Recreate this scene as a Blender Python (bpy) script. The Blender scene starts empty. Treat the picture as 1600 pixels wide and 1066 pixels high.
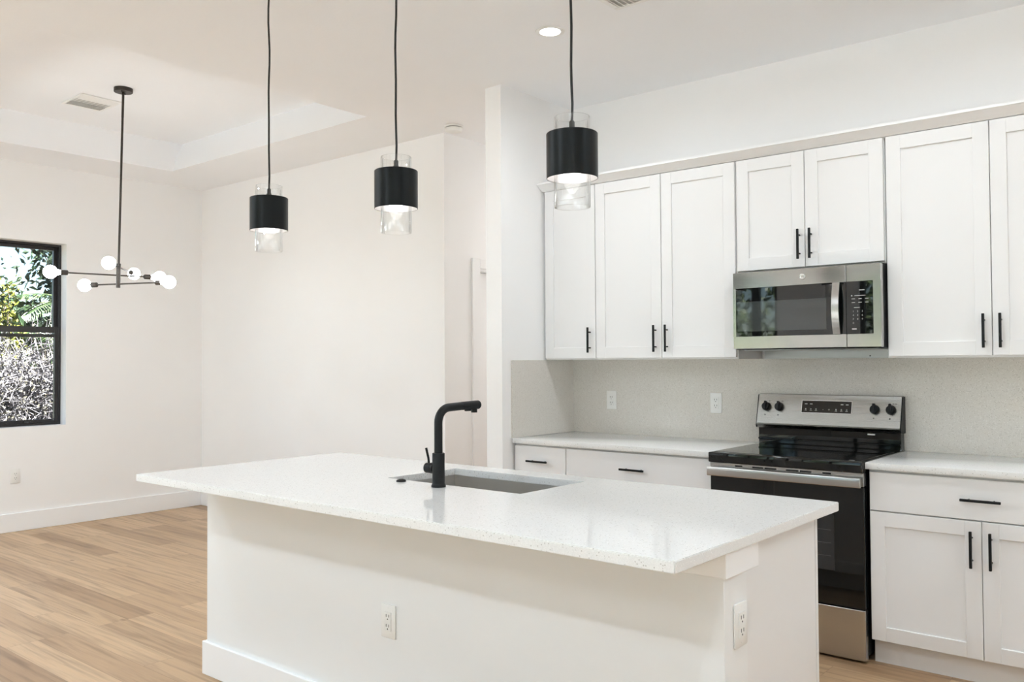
import bpy, bmesh, math, random
from mathutils import Vector, Matrix

S = bpy.context.scene
COL = S.collection

# ------------------------------------------------------------------ camera
F_PX, YAW, PITCH, ROLL = 1356.36, 0.6972, 0.0223, -0.0061
CAM = Vector((3.4198, -4.7153, 1.3884))
cy_, sy_ = math.cos(YAW), math.sin(YAW)
FWD = Vector((-sy_ * math.cos(PITCH), cy_ * math.cos(PITCH), math.sin(PITCH)))
RT0 = Vector((cy_, sy_, 0)); UP0 = RT0.cross(FWD)
RT = RT0 * math.cos(ROLL) + UP0 * math.sin(ROLL)
UP = -RT0 * math.sin(ROLL) + UP0 * math.cos(ROLL)
cd = bpy.data.cameras.new('camera')
cd.sensor_width = 36.0; cd.lens = F_PX / 1600 * 36.0; cd.clip_start = 0.05; cd.clip_end = 200
co = bpy.data.objects.new('camera', cd); COL.objects.link(co)
M = Matrix.Identity(4)
for i in range(3):
    M[i][0], M[i][1], M[i][2], M[i][3] = RT[i], UP[i], -FWD[i], CAM[i]
co.matrix_world = M
S.camera = co

# ------------------------------------------------------------------ world, sun, exposure
SKY, SUN, CAN_W, EXPO = 0.17, 33.0, 23.0, 0.90
CAN_COL = (0.75, 0.89, 1.0)
w = bpy.data.worlds.new('world'); S.world = w; w.use_nodes = True
nt = w.node_tree; nt.nodes.clear()
sky = nt.nodes.new('ShaderNodeTexSky'); sky.sky_type = 'NISHITA'; sky.sun_disc = False
sky.dust_density = .15; sky.ozone_density = 4.0; sky.air_density = 1.0
sky.sun_elevation = math.radians(48); sky.sun_rotation = math.radians(60)
bg = nt.nodes.new('ShaderNodeBackground'); bg.inputs['Strength'].default_value = SKY
wo = nt.nodes.new('ShaderNodeOutputWorld')
nt.links.new(sky.outputs[0], bg.inputs[0]); nt.links.new(bg.outputs[0], wo.inputs[0])
sl = bpy.data.lights.new('sun', 'SUN'); sl.energy = SUN; sl.angle = 0.01; sl.color = (1, .985, .965)
so = bpy.data.objects.new('sun', sl); COL.objects.link(so); so.location = (10, 4, 14)
so.rotation_euler = Vector((0.46, 0.17, 0.87)).to_track_quat('Z', 'Y').to_euler()
vs = S.view_settings
vs.view_transform = 'Standard'; vs.look = 'None'; vs.exposure = EXPO; vs.gamma = 1; vs.use_curve_mapping = False
S.cycles.max_bounces = 14; S.cycles.diffuse_bounces = 12; S.cycles.glossy_bounces = 6
S.cycles.transparent_max_bounces = 16; S.cycles.transmission_bounces = 8
S.cycles.sample_clamp_indirect = 6.0; S.cycles.caustics_reflective = False; S.cycles.caustics_refractive = False
S.cycles.use_denoising = True

# ------------------------------------------------------------------ materials
def nmat(name):
    m = bpy.data.materials.new(name); m.use_nodes = True
    t = m.node_tree; b = t.nodes['Principled BSDF']
    return m, t, b
def N(t, kind, **kw):
    n = t.nodes.new(kind)
    for k, v in kw.items(): setattr(n, k, v)
    return n
def objco(t, scale=(1, 1, 1)):
    tc = N(t, 'ShaderNodeTexCoord'); mp = N(t, 'ShaderNodeMapping')
    mp.inputs['Scale'].default_value = scale
    t.links.new(tc.outputs['Object'], mp.inputs['Vector'])
    return mp.outputs['Vector']
def noise(t, vec, scale, detail=3, rough=.5):
    n = N(t, 'ShaderNodeTexNoise'); n.inputs['Scale'].default_value = scale
    n.inputs['Detail'].default_value = detail; n.inputs['Roughness'].default_value = rough
    t.links.new(vec, n.inputs['Vector']); return n
def ramp(t, fac, stops, interp='LINEAR'):
    r = N(t, 'ShaderNodeValToRGB'); r.color_ramp.interpolation = interp
    e = r.color_ramp.elements
    while len(e) < len(stops): e.new(.5)
    for q, (p, c) in zip(e, stops): q.position = p; q.color = (*c, 1)
    t.links.new(fac, r.inputs['Fac']); return r
def bump(t, b, h, strength, dist=.002):
    n = N(t, 'ShaderNodeBump'); n.inputs['Strength'].default_value = strength; n.inputs['Distance'].default_value = dist
    t.links.new(h, n.inputs['Height']); t.links.new(n.outputs[0], b.inputs['Normal'])
def simple(name, col, rough=.5, metal=0.0, spec=.5):
    m, t, b = nmat(name)
    b.inputs['Base Color'].default_value = (*col, 1); b.inputs['Roughness'].default_value = rough
    b.inputs['Metallic'].default_value = metal; b.inputs['Specular IOR Level'].default_value = spec
    v = objco(t); n = noise(t, v, 60, 2)
    r = N(t, 'ShaderNodeMapRange'); r.inputs['To Min'].default_value = max(0, rough - .02); r.inputs['To Max'].default_value = min(1, rough + .02)
    t.links.new(n.outputs['Fac'], r.inputs['Value']); t.links.new(r.outputs[0], b.inputs['Roughness'])
    return m
def paint(name, col, rough, bscale, bstr, var=.012):
    m, t, b = nmat(name); v = objco(t)
    n = noise(t, v, 1.3, 2)
    a = tuple(c * (1 - var) for c in col); z = tuple(min(1, c * (1 + var)) for c in col)
    r = ramp(t, n.outputs['Fac'], [(.3, a), (.7, z)]); t.links.new(r.outputs[0], b.inputs['Base Color'])
    b.inputs['Roughness'].default_value = rough
    h = noise(t, v, bscale, 4, .6); bump(t, b, h.outputs['Fac'], bstr)
    return m
WALL = paint('wall_paint', (.88, .88, .88), .6, 90, .12)
CEIL = paint('ceiling_paint', (.875, .885, .90), .75, 45, .35)
TRIM = paint('trim_paint', (.87, .875, .88), .35, 30, .02)
CAB = paint('cabinet_paint', (.79, .79, .79), .32, 20, .02)
ISL = paint('island_paint', (.81, .82, .82), .5, 90, .08)
PLASTIC = simple('white_plastic', (.82, .82, .80), .3)
BLACK = simple('matte_black_metal', (.010, .011, .0115), .42, .0, .22)
SHADE = simple('satin_black_metal', (.0075, .0095, .010), .32, 0, .16)
CORD = simple('black_cord', (.012, .012, .012), .6)
BRONZE = simple('dark_bronze', (.05, .042, .036), .42, .5)
DARK = simple('dark_slot', (.01, .01, .01), .8)
BGLASS = simple('black_glass', (.004, .0045, .0045), .035, 0, .5)
OVEN = simple('oven_window', (.022, .023, .024), .05, 0, .5)
MICRO = simple('microwave_window', (.040, .045, .045), .03, 0, .9)
SILVER = simple('silver_lining', (.72, .70, .69), .35, .6)
GREYMARK = simple('grey_marking', (.45, .45, .44), .5)
DARKMARK = simple('dark_marking', (.06, .06, .06), .5)
MIDGREY = simple('galvanised_steel', (.50, .52, .51), .4, .5)
VENTGREY = simple('vent_backing_grey', (.66, .66, .64), .6)
SHADOWGAP = simple('raw_cabinet_edge', (.42, .37, .31), .7)
WINF = simple('black_window_frame', (.022, .020, .021), .4)

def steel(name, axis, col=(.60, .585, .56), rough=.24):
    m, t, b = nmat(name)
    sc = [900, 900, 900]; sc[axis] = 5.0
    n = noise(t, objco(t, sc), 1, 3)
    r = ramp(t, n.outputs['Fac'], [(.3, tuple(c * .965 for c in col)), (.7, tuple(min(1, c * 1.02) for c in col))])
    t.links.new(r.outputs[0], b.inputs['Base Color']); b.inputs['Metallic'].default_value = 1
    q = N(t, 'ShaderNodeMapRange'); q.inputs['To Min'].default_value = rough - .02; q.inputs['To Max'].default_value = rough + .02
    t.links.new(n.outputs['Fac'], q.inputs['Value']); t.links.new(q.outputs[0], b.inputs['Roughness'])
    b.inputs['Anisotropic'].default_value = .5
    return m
STEEL = steel('brushed_stainless', 0, (.54, .53, .515), .24)
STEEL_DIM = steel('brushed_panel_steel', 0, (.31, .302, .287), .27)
STEEL_MW = steel('polished_stainless', 0, (.52, .51, .495), .13)
MWGLASS = simple('microwave_black_glass', (.004, .0045, .0045), .02, 0, .75)
SLOT = simple('outlet_slot', (.09, .09, .085), .7)
SINKM = steel('sink_stainless', 0, (.66, .64, .61), .42)

def quartz(name, base, speck, lite, rough, vscale=170, dens=.80):
    m, t, b = nmat(name); v = objco(t)
    vo = N(t, 'ShaderNodeTexVoronoi'); vo.inputs['Scale'].default_value = vscale; t.links.new(v, vo.inputs['Vector'])
    wn = N(t, 'ShaderNodeSeparateColor'); t.links.new(vo.outputs['Color'], wn.inputs[0])
    # a cell is a chip when its random value is high; chip size from the distance
    d = ramp(t, vo.outputs['Distance'], [(.22, (1, 1, 1)), (.42, (0, 0, 0))])
    pick = ramp(t, wn.outputs[0], [(dens, (0, 0, 0)), (dens + .06, (1, 1, 1))])
    mul = N(t, 'ShaderNodeMath', operation='MULTIPLY'); t.links.new(d.outputs[0], mul.inputs[0]); t.links.new(pick.outputs[0], mul.inputs[1])
    pick2 = ramp(t, wn.outputs[1], [(.84, (0, 0, 0)), (.9, (1, 1, 1))])
    mul2 = N(t, 'ShaderNodeMath', operation='MULTIPLY'); t.links.new(d.outputs[0], mul2.inputs[0]); t.links.new(pick2.outputs[0], mul2.inputs[1])
    fine = noise(t, v, 420, 2); fr = ramp(t, fine.outputs['Fac'], [(.35, tuple(c * .94 for c in base)), (.65, tuple(min(1, c * 1.03) for c in base))])
    m1 = N(t, 'ShaderNodeMix', data_type='RGBA'); t.links.new(mul.outputs[0], m1.inputs[0]); t.links.new(fr.outputs[0], m1.inputs[6]); m1.inputs[7].default_value = (*speck, 1)
    m2 = N(t, 'ShaderNodeMix', data_type='RGBA'); t.links.new(mul2.outputs[0], m2.inputs[0]); t.links.new(m1.outputs[2], m2.inputs[6]); m2.inputs[7].default_value = (*lite, 1)
    t.links.new(m2.outputs[2], b.inputs['Base Color']); b.inputs['Roughness'].default_value = rough; b.inputs['Specular IOR Level'].default_value = .28
    return m
QUARTZ = quartz('white_quartz', (.775, .775, .765), (.50, .485, .46), (.88, .88, .87), .09)
SPLASH = quartz('grey_quartz', (.675, .65, .605), (.47, .44, .40), (.78, .765, .73), .10, 185, .60)

def wood_floor():
    m, t, b = nmat('oak_plank_floor')
    v = objco(t)
    br = N(t, 'ShaderNodeTexBrick'); br.offset = .37; br.offset_frequency = 3; br.squash = 1
    br.inputs['Scale'].default_value = 1; br.inputs['Brick Width'].default_value = 1.22; br.inputs['Row Height'].default_value = .152
    br.inputs['Mortar Size'].default_value = .0009; br.inputs['Mortar Smooth'].default_value = .2
    br.inputs['Color1'].default_value = (0, 0, 0, 1); br.inputs['Color2'].default_value = (1, 1, 1, 1); br.inputs['Mortar'].default_value = (.5, .5, .5, 1)
    t.links.new(v, br.inputs['Vector'])
    sep = N(t, 'ShaderNodeSeparateColor'); t.links.new(br.outputs['Color'], sep.inputs[0])
    tone = ramp(t, sep.outputs[0], [(0, (.365, .230, .126)), (.22, (.43, .281, .159)), (.55, (.50, .336, .195)), (1, (.57, .393, .236))])
    def grain(sc, scale, det):
        mp = N(t, 'ShaderNodeMapping'); mp.inputs['Scale'].default_value = sc
        tc = N(t, 'ShaderNodeTexCoord'); t.links.new(tc.outputs['Object'], mp.inputs['Vector'])
        n = N(t, 'ShaderNodeTexNoise', noise_dimensions='4D'); n.inputs['Scale'].default_value = scale; n.inputs['Detail'].default_value = det
        n.inputs['Distortion'].default_value = .4
        ml = N(t, 'ShaderNodeMath', operation='MULTIPLY'); ml.inputs[1].default_value = 37; t.links.new(sep.outputs[0], ml.inputs[0])
        t.links.new(mp.outputs[0], n.inputs['Vector']); t.links.new(ml.outputs[0], n.inputs['W'])
        return n.outputs['Fac']
    g1 = ramp(t, grain((1.1, 22, 1), 1.6, 5), [(.30, (.60, .57, .54)), (.54, (1, 1, 1)), (.75, (1.04, 1.02, .98))])
    g2 = ramp(t, grain((6, 160, 1), 1.0, 3), [(.3, (.90, .89, .88)), (.6, (1, 1, 1))])
    m1 = N(t, 'ShaderNodeMix', data_type='RGBA', blend_type='MULTIPLY'); m1.inputs[0].default_value = .9
    t.links.new(tone.outputs[0], m1.inputs[6]); t.links.new(g1.outputs[0], m1.inputs[7])
    m2 = N(t, 'ShaderNodeMix', data_type='RGBA', blend_type='MULTIPLY'); m2.inputs[0].default_value = .8
    t.links.new(m1.outputs[2], m2.inputs[6]); t.links.new(g2.outputs[0], m2.inputs[7])
    # knots
    kv = N(t, 'ShaderNodeTexVoronoi'); kv.inputs['Scale'].default_value = 1.6; t.links.new(objco(t, (1, 2.2, 1)), kv.inputs['Vector'])
    kr = ramp(t, kv.outputs['Distance'], [(.02, (.42, .36, .30)), (.055, (1, 1, 1))])
    m3 = N(t, 'ShaderNodeMix', data_type='RGBA', blend_type='MULTIPLY'); m3.inputs[0].default_value = .7
    t.links.new(m2.outputs[2], m3.inputs[6]); t.links.new(kr.outputs[0], m3.inputs[7])
    m4 = N(t, 'ShaderNodeMix', data_type='RGBA'); t.links.new(br.outputs['Fac'], m4.inputs[0])
    t.links.new(m3.outputs[2], m4.inputs[6]); m4.inputs[7].default_value = (.22, .14, .08, 1)
    t.links.new(m4.outputs[2], b.inputs['Base Color']); b.inputs['Roughness'].default_value = .42
    bump(t, b, br.outputs['Fac'], -.25, .001)
    return m
FLOOR = wood_floor()

def thin_glass(name, tint=(.97, .985, .98), ior=1.45, bias=1.0):
    m, t, b = nmat(name); t.nodes.remove(b)
    out = t.nodes['Material Output']
    tr = N(t, 'ShaderNodeBsdfTransparent'); tr.inputs[0].default_value = (*tint, 1)
    gl = N(t, 'ShaderNodeBsdfGlossy'); gl.inputs['Roughness'].default_value = .02
    lw = N(t, 'ShaderNodeLayerWeight'); lw.inputs['Blend'].default_value = .5
    pw = N(t, 'ShaderNodeMath', operation='POWER'); pw.inputs[1].default_value = 3.2
    ml = N(t, 'ShaderNodeMath', operation='MULTIPLY_ADD'); ml.inputs[1].default_value = .8 * bias; ml.inputs[2].default_value = .035 * bias; ml.use_clamp = True
    mx = N(t, 'ShaderNodeMixShader')
    t.links.new(lw.outputs['Facing'], pw.inputs[0]); t.links.new(pw.outputs[0], ml.inputs[0]); t.links.new(ml.outputs[0], mx.inputs[0])
    t.links.new(tr.outputs[0], mx.inputs[1]); t.links.new(gl.outputs[0], mx.inputs[2]); t.links.new(mx.outputs[0], out.inputs['Surface'])
    return m
PANE = thin_glass('window_glass', bias=.6)
SLEEVE = thin_glass('clear_glass', (.985, .988, .988), 1.5, 1.5)
def emit(name, col, strength):
    m, t, b = nmat(name)
    b.inputs['Base Color'].default_value = (.9, .9, .88, 1); b.inputs['Emission Color'].default_value = (*col, 1)
    b.inputs['Emission Strength'].default_value = strength
    return m
GLOBE = emit('lit_globe_bulb', (.95, .975, 1), 20.0)
FILAMENT = emit('lit_pendant_bulb', (1, .97, .95), 5.0)
LENS = emit('lit_downlight_lens', (1, .96, .92), 9.0)
def leafmat(name, cols, rough=.45):
    m, t, b = nmat(name)
    oi = noise(t, objco(t), 9, 2)
    st = [(i / max(1, len(cols) - 1) * .5 + .25, c) for i, c in enumerate(cols)]
    r = ramp(t, oi.outputs['Fac'], st); t.links.new(r.outputs[0], b.inputs['Base Color'])
    b.inputs['Roughness'].default_value = rough
    return m
LEAF_DARK = leafmat('dark_green_leaf', [(.006, .014, .005), (.017, .036, .012), (.036, .06, .021)])
LEAF_MID = leafmat('mid_green_leaf', [(.02, .035, .014), (.07, .10, .04), (.16, .19, .09)])
LEAF_YEL = leafmat('yellow_green_leaf', [(.06, .085, .015), (.17, .175, .027), (.27, .25, .06)])
LEAF_PALE = leafmat('pale_dry_leaf', [(.07, .065, .045), (.14, .125, .09), (.22, .20, .155)])
PALM = leafmat('palm_green', [(.022, .045, .015), (.07, .11, .04), (.16, .19, .09)], .35)
TWIG = leafmat('grey_twig', [(.06, .055, .059), (.14, .13, .137), (.27, .25, .262)], .8)
BARK = leafmat('brown_bark', [(.05, .038, .028), (.11, .085, .065)], .9)
SOIL = leafmat('scrub_ground', [(.035, .04, .025), (.08, .075, .05)], .95)

# ------------------------------------------------------------------ mesh helpers
class MB:
    def __init__(s): s.bm = bmesh.new()
    def box(s, x0, x1, y0, y1, z0, z1, bev=0.0, seg=1):
        r = bmesh.ops.create_cube(s.bm, size=1)
        for v in r['verts']:
            v.co = Vector(((x0 + x1) / 2 + v.co.x * (x1 - x0), (y0 + y1) / 2 + v.co.y * (y1 - y0), (z0 + z1) / 2 + v.co.z * (z1 - z0)))
        if bev:
            es = list({e for v in r['verts'] for e in v.link_edges})
            bmesh.ops.bevel(s.bm, geom=es, offset=bev, segments=seg, affect='EDGES', profile=.5)
        return s
    def cyl(s, a, b, r0, r1=None, seg=20):
        a, b = Vector(a), Vector(b); r1 = r0 if r1 is None else r1
        d = b - a; q = d.to_track_quat('Z', 'Y').to_matrix().to_4x4()
        bmesh.ops.create_cone(s.bm, cap_ends=True, segments=seg, radius1=r0, radius2=r1, depth=d.length,
                              matrix=Matrix.Translation((a + b) / 2) @ q)
        return s
    def sphere(s, c, r, seg=20, rings=12, sc=(1, 1, 1)):
        bmesh.ops.create_uvsphere(s.bm, u_segments=seg, v_segments=rings, radius=r,
                                  matrix=Matrix.Translation(c) @ Matrix.Diagonal((*sc, 1)))
        return s
    def lathe(s, c, prof, seg=40, closed=False, axis='Z'):
        rings = []
        for r, z in prof:
            ring = []
            for i in range(seg):
                a = 2 * math.pi * i / seg
                p = (r * math.cos(a), r * math.sin(a), z)
                if axis == 'Y': p = (p[0], -p[2], p[1])
                ring.append(s.bm.verts.new((c[0] + p[0], c[1] + p[1], c[2] + p[2])))
            rings.append(ring)
        n = len(rings)
        for k in range(n if closed else n - 1):
            A, B = rings[k], rings[(k + 1) % n]
            for i in range(seg):
                j = (i + 1) % seg
                s.bm.faces.new((A[i], A[j], B[j], B[i]))
        return s
    def tube(s, pts, r, seg=12, rr=None, caps=True):
        pts = [Vector(p) for p in pts]; rings = []; up = None
        for i, p in enumerate(pts):
            t = (pts[min(i + 1, len(pts) - 1)] - pts[max(i - 1, 0)]).normalized()
            if up is None:
                up = t.orthogonal().normalized()
            up = (up - t * up.dot(t)).normalized(); sd = t.cross(up)
            R_ = rr[i] if rr else r
            rings.append([s.bm.verts.new(p + up * (R_ * math.cos(2 * math.pi * k / seg)) + sd * (R_ * math.sin(2 * math.pi * k / seg))) for k in range(seg)])
        for A, B in zip(rings, rings[1:]):
            for k in range(seg):
                j = (k + 1) % seg; s.bm.faces.new((A[k], A[j], B[j], B[k]))
        if caps and seg > 2:
            s.bm.faces.new(rings[0][::-1]); s.bm.faces.new(rings[-1])
        return s
    def prism(s, poly, axis, a0, a1):
        """poly: 2-D outline in the two other axes (order x,y,z without axis)"""
        def P(u, v, w_):
            l = [u, v]; l.insert(axis, w_); return l
        A = [s.bm.verts.new(P(u, v, a0)) for u, v in poly]; B = [s.bm.verts.new(P(u, v, a1)) for u, v in poly]
        n = len(poly)
        for i in range(n):
            j = (i + 1) % n; s.bm.faces.new((A[i], A[j], B[j], B[i]))
        s.bm.faces.new(A[::-1]); s.bm.faces.new(B)
        return s
    def face(s, *pts):
        s.bm.faces.new([s.bm.verts.new(p) for p in pts]); return s
    def text(s, body, size, mtx):
        """flat lettering (x right, y up before mtx)"""
        c = bpy.data.curves.new('t', 'FONT'); c.body = body; c.size = size; c.align_x = 'CENTER'; c.align_y = 'CENTER'; c.resolution_u = 2
        o = bpy.data.objects.new('t', c); COL.objects.link(o)
        dg = bpy.context.evaluated_depsgraph_get(); me = o.evaluated_get(dg).to_mesh()
        vs_ = [s.bm.verts.new(mtx @ v.co) for v in me.vertices]
        for p in me.polygons: s.bm.faces.new([vs_[i] for i in p.vertices])
        o.evaluated_get(dg).to_mesh_clear(); bpy.data.objects.remove(o); bpy.data.curves.remove(c)
        return s
    def obj(s, name, mat, root=None, loc=None, smooth=True, ang=32):
        """root: thing or part it belongs to. Vertices are given in world space; origin = the thing's base."""
        base = Vector(loc) if loc is not None else Vector((0, 0, 0))
        if root is not None:
            base = root.get('_b') and Vector(root['_b']) or base
        for v in s.bm.verts: v.co -= base
        bmesh.ops.recalc_face_normals(s.bm, faces=s.bm.faces)
        me = bpy.data.meshes.new(name); s.bm.to_mesh(me); s.bm.free()
        if smooth:
            for p in me.polygons: p.use_smooth = True
            me.set_sharp_from_angle(angle=math.radians(ang))
        me.materials.append(mat)
        o = bpy.data.objects.new(name, me); COL.objects.link(o)
        if root is None: o.location = base
        else: o.parent = root
        o['_b'] = list(base)
        return o
def tag(o, label, cat, group=None):
    o['label'] = label; o['category'] = cat
    if group: o['group'] = group
    return o
def thing(name, loc, label, cat, group=None):
    o = bpy.data.objects.new(name, None); COL.objects.link(o); o.location = loc; o['_b'] = list(loc)
    o.empty_display_size = .1
    return tag(o, label, cat, group)
def struct(name, mb, mat, parent=None, **k):
    o = mb.obj(name, mat, parent, **k)
    if parent is None: o['kind'] = 'structure'
    return o
def dup(o, parent=None):
    c = o.copy(); COL.objects.link(c)
    if parent is not None: c.parent = parent
    for ch in list(o.children): dup(ch, c)
    return c
def place(root, loc, rz, label):
    c = dup(root); c.location = loc; c.rotation_euler = (0, 0, rz); c['label'] = label
    return c

# ------------------------------------------------------------------ the setting
XW, YF, ZC = -4.36, -0.153, 3.07          # window wall, nook end wall, ceiling
XR, YB, ZT = 6.0, -8.0, 3.325             # right wall, rear wall, tray top
XH, YH = -1.045, 2.5                      # hall wall
WY0, WY1, WZ0, WZ1 = -2.35, -1.435, .857, 2.42
T = .20
struct('floor', MB().box(XW - T, XR + T, YB - T, YH + .1, -.10, 0), FLOOR)
# window wall (left), one hole
struct('wall_left', MB().box(XW - T, XW, YB - T, -3.40, 0, 3.45).box(XW - T, XW, WY1, YH + .1, 0, 3.45)
       .box(XW - T, XW, WY0, WY1, 0, WZ0).box(XW - T, XW, WY0, WY1, WZ1, 3.45).box(XW - T, XW, -2.485, WY0, 0, 3.45)
       .box(XW - T, XW, -3.40, -2.485, 0, WZ0).box(XW - T, XW, -3.40, -2.485, WZ1, 3.45), WALL)
struct('wall_far', MB().box(XW, XH, YF, YF + .15, 0, 3.45), WALL)
DY0, DY1, DZ = .224, 1.03, 2.094          # door in the hall wall
struct('wall_inner', MB().box(XH - .12, XH, YF + .15, DY0, 0, 3.45).box(XH - .12, XH, DY1, YH, 0, 3.45)
       .box(XH - .12, XH, DY0, DY1, DZ, 3.45), WALL)
struct('wall_end', MB().box(XW, XR, YH, YH + .1, 0, 3.45), WALL)
struct('wall_partition', MB().box(-.125, 0, -.7264, .12, 0, 3.45), WALL)
struct('wall_outer', MB().box(-.125, 0, .12, YH, 0, 3.45), WALL)
struct('wall_back', MB().box(0, XR, 0, .12, 0, 3.45), WALL)
struct('wall_right', MB().box(XR, XR + T, YB - T, YH + .1, 0, 3.45), WALL)
# rear wall behind the camera with three glazed openings
OPEN = [(-4.15, -1.62, .05, 2.6), (-.48, 1.75, .05, 2.6), (2.3, 5.6, .05, 2.6)]
MULL = [(-2.9, -1.97), (.63,), (3.4, 4.5)]
rb = MB(); xs = XW
for a, b_, z0, z1 in OPEN:
    rb.box(xs, a, YB - T, YB, 0, 3.45); rb.box(a, b_, YB - T, YB, 0, z0); rb.box(a, b_, YB - T, YB, z1, 3.45); xs = b_
rb.box(xs, XR, YB - T, YB, 0, 3.45)
struct('wall_rear', rb, WALL)
# ceiling with a raised tray over the dining nook
tx0, tx1, ty0, ty1 = -3.744, -1.151, -2.925, -.802
ux0, ux1, uy0, uy1 = -3.748, -1.148, -3.02, -.705
cb = MB(); e = .0
for x0, x1, y0, y1 in ((XW, tx0, YB, YH), (tx1, XR, YB, YH), (tx0, tx1, YB, ty0), (tx0, tx1, ty1, YH)):
    cb.face((x0, y0, ZC), (x1, y0, ZC), (x1, y1, ZC), (x0, y1, ZC))
L = [(tx0, ty0, ZC), (tx1, ty0, ZC), (tx1, ty1, ZC), (tx0, ty1, ZC)]
U = [(ux0, uy0, ZT), (ux1, uy0, ZT), (ux1, uy1, ZT), (ux0, uy1, ZT)]
for i in range(4):
    j = (i + 1) % 4; cb.face(L[i], L[j], U[j], U[i])
cb.face(*U)
struct('ceiling', cb, CEIL)
struct('ceiling_light_block', MB().box(XW - T, XR + T, YB - T, YH + .1, 3.45, 3.6), CEIL)  # unseen slab added over the ceiling sheet to block sky light
# baseboards
def bb(name, pts):  # profile: 15 mm thick, 152 high, small top bevel
    m = MB()
    for x0, x1, y0, y1 in pts: m.box(x0, x1, y0, y1, 0, .152, .003)
    struct(name, m, TRIM)
bb('baseboard_left', [(XW, XW + .015, YB, YF)])
bb('baseboard_far', [(XW + .015, XH, YF - .015, YF)])
bb('baseboard_inner', [(XH, XH + .015, YF, .137)])
bb('baseboard_partition', [(-.14, .0, -.7414, -.7264), (-.14, -.125, -.7264, .5)])

# black single-hung windows in the window wall: window_1 in the photo, its unseen twin beside it added to brighten the nook
fr = XW - .105; ZM = 1.658
def ring(m, x0, x1, y0, y1, z0, z1, t, b=.002, tt=None, tb=None):
    tt = tt or t; tb = tb or t
    m.box(x0, x1, y0, y0 + t, z0, z1, b); m.box(x0, x1, y1 - t, y1, z0, z1, b)
    m.box(x0, x1, y0 + t, y1 - t, z0, z0 + tb, b); m.box(x0, x1, y0 + t, y1 - t, z1 - tt, z1, b); return m
def hung_window(n, Y0, Y1):
    w1 = bpy.data.objects.new('window_%d' % n, None); COL.objects.link(w1); w1.location = (fr, (Y0 + Y1) / 2, WZ0); w1['_b'] = list(w1.location); w1['kind'] = 'structure'
    ring(MB(), fr - .09, fr, Y0, Y1, WZ0, WZ1, .020).obj('window_frame', WINF, w1)
    us = ring(MB(), fr - .075, fr - .040, Y0 + .02, Y1 - .02, ZM - .045, WZ1 - .02, .028).obj('upper_sash', WINF, w1)
    ls = ring(MB(), fr - .038, fr - .004, Y0 + .02, Y1 - .02, WZ0 + .02, ZM + .045, .030, tt=.05).obj('lower_sash', WINF, w1)
    MB().box(fr - .060, fr - .056, Y0 + .047, Y1 - .047, ZM - .018, WZ1 - .047).obj('upper_pane', PANE, us)
    MB().box(fr - .024, fr - .020, Y0 + .049, Y1 - .049, WZ0 + .049, ZM - .004).obj('lower_pane', PANE, ls)
    for yy in (Y1 - .24, Y1 - .48): MB().box(fr - .004, fr + .010, yy - .06, yy + .06, WZ0 + .022, WZ0 + .040, .002).obj('sash_lift', WINF, ls)
hung_window(1, WY0, WY1)
hung_window(5, -3.40, -2.485)
# rear glazing
for k, (a, b_, z0, z1) in enumerate(OPEN):
    r = bpy.data.objects.new('window_%d' % (k + 2), None); COL.objects.link(r); r.location = (a, YB - .1, z0); r['_b'] = [a, YB - .1, z0]; r['kind'] = 'structure'
    m = MB(); n = 2
    def ringx(m, x0, x1, z0, z1, t):
        m.box(x0, x0 + t, YB - .13, YB - .05, z0, z1); m.box(x1 - t, x1, YB - .13, YB - .05, z0, z1)
        m.box(x0 + t, x1 - t, YB - .13, YB - .05, z0, z0 + t); m.box(x0 + t, x1 - t, YB - .13, YB - .05, z1 - t, z1)
    ed = [a, *MULL[k], b_]; g = MB()
    for p_, q_ in zip(ed, ed[1:]):
        ringx(m, p_, q_, z0, z1, .055); g.box(p_ + .055, q_ - .055, YB - .092, YB - .088, z0 + .055, z1 - .055)
    m.obj('window_frame', WINF, r)
    g.obj('pane', PANE, r)
# sky portals at the openings help the renderer find the daylight
def portal(x, y, z, sx, sy, rot):
    l = bpy.data.lights.new('daylight_portal', 'AREA'); l.shape = 'RECTANGLE'; l.size = sx; l.size_y = sy; l.cycles.is_portal = True
    o = bpy.data.objects.new('daylight_portal', l); COL.objects.link(o); o.location = (x, y, z); o.rotation_euler = rot
for a, b_, z0, z1 in OPEN: portal((a + b_) / 2, YB - .15, (z0 + z1) / 2, b_ - a, z1 - z0, (math.radians(90), 0, 0))
for y_ in ((WY0 + WY1) / 2, -2.9425): portal(XW - .18, y_, (WZ0 + WZ1) / 2, WZ1 - WZ0, WY1 - WY0, (0, math.radians(-90), 0))

# door_1 in the hall wall
d1 = bpy.data.objects.new('door_1', None); COL.objects.link(d1); d1.location = (XH, (DY0 + DY1) / 2, 0); d1['_b'] = [XH, (DY0 + DY1) / 2, 0]; d1['kind'] = 'structure'
m = MB(); m.box(XH, XH + .017, DY0 - .087, DY0, 0, DZ + .075, .003).box(XH, XH + .017, DY1, DY1 + .087, 0, DZ + .075, .003).box(XH, XH + .017, DY0, DY1, DZ, DZ + .075, .003)
m.obj('casing', TRIM, d1)
m = MB(); m.box(XH - .12, XH, DY0, DY0 + .018, 0, DZ).box(XH - .12, XH, DY1 - .018, DY1, 0, DZ).box(XH - .12, XH, DY0 + .018, DY1 - .018, DZ - .018, DZ)
m.obj('jamb', TRIM, d1)
MB().box(XH - .115, XH - .08, DY0 + .02, DY1 - .02, .01, DZ - .02).obj('door_slab', TRIM, d1)

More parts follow.
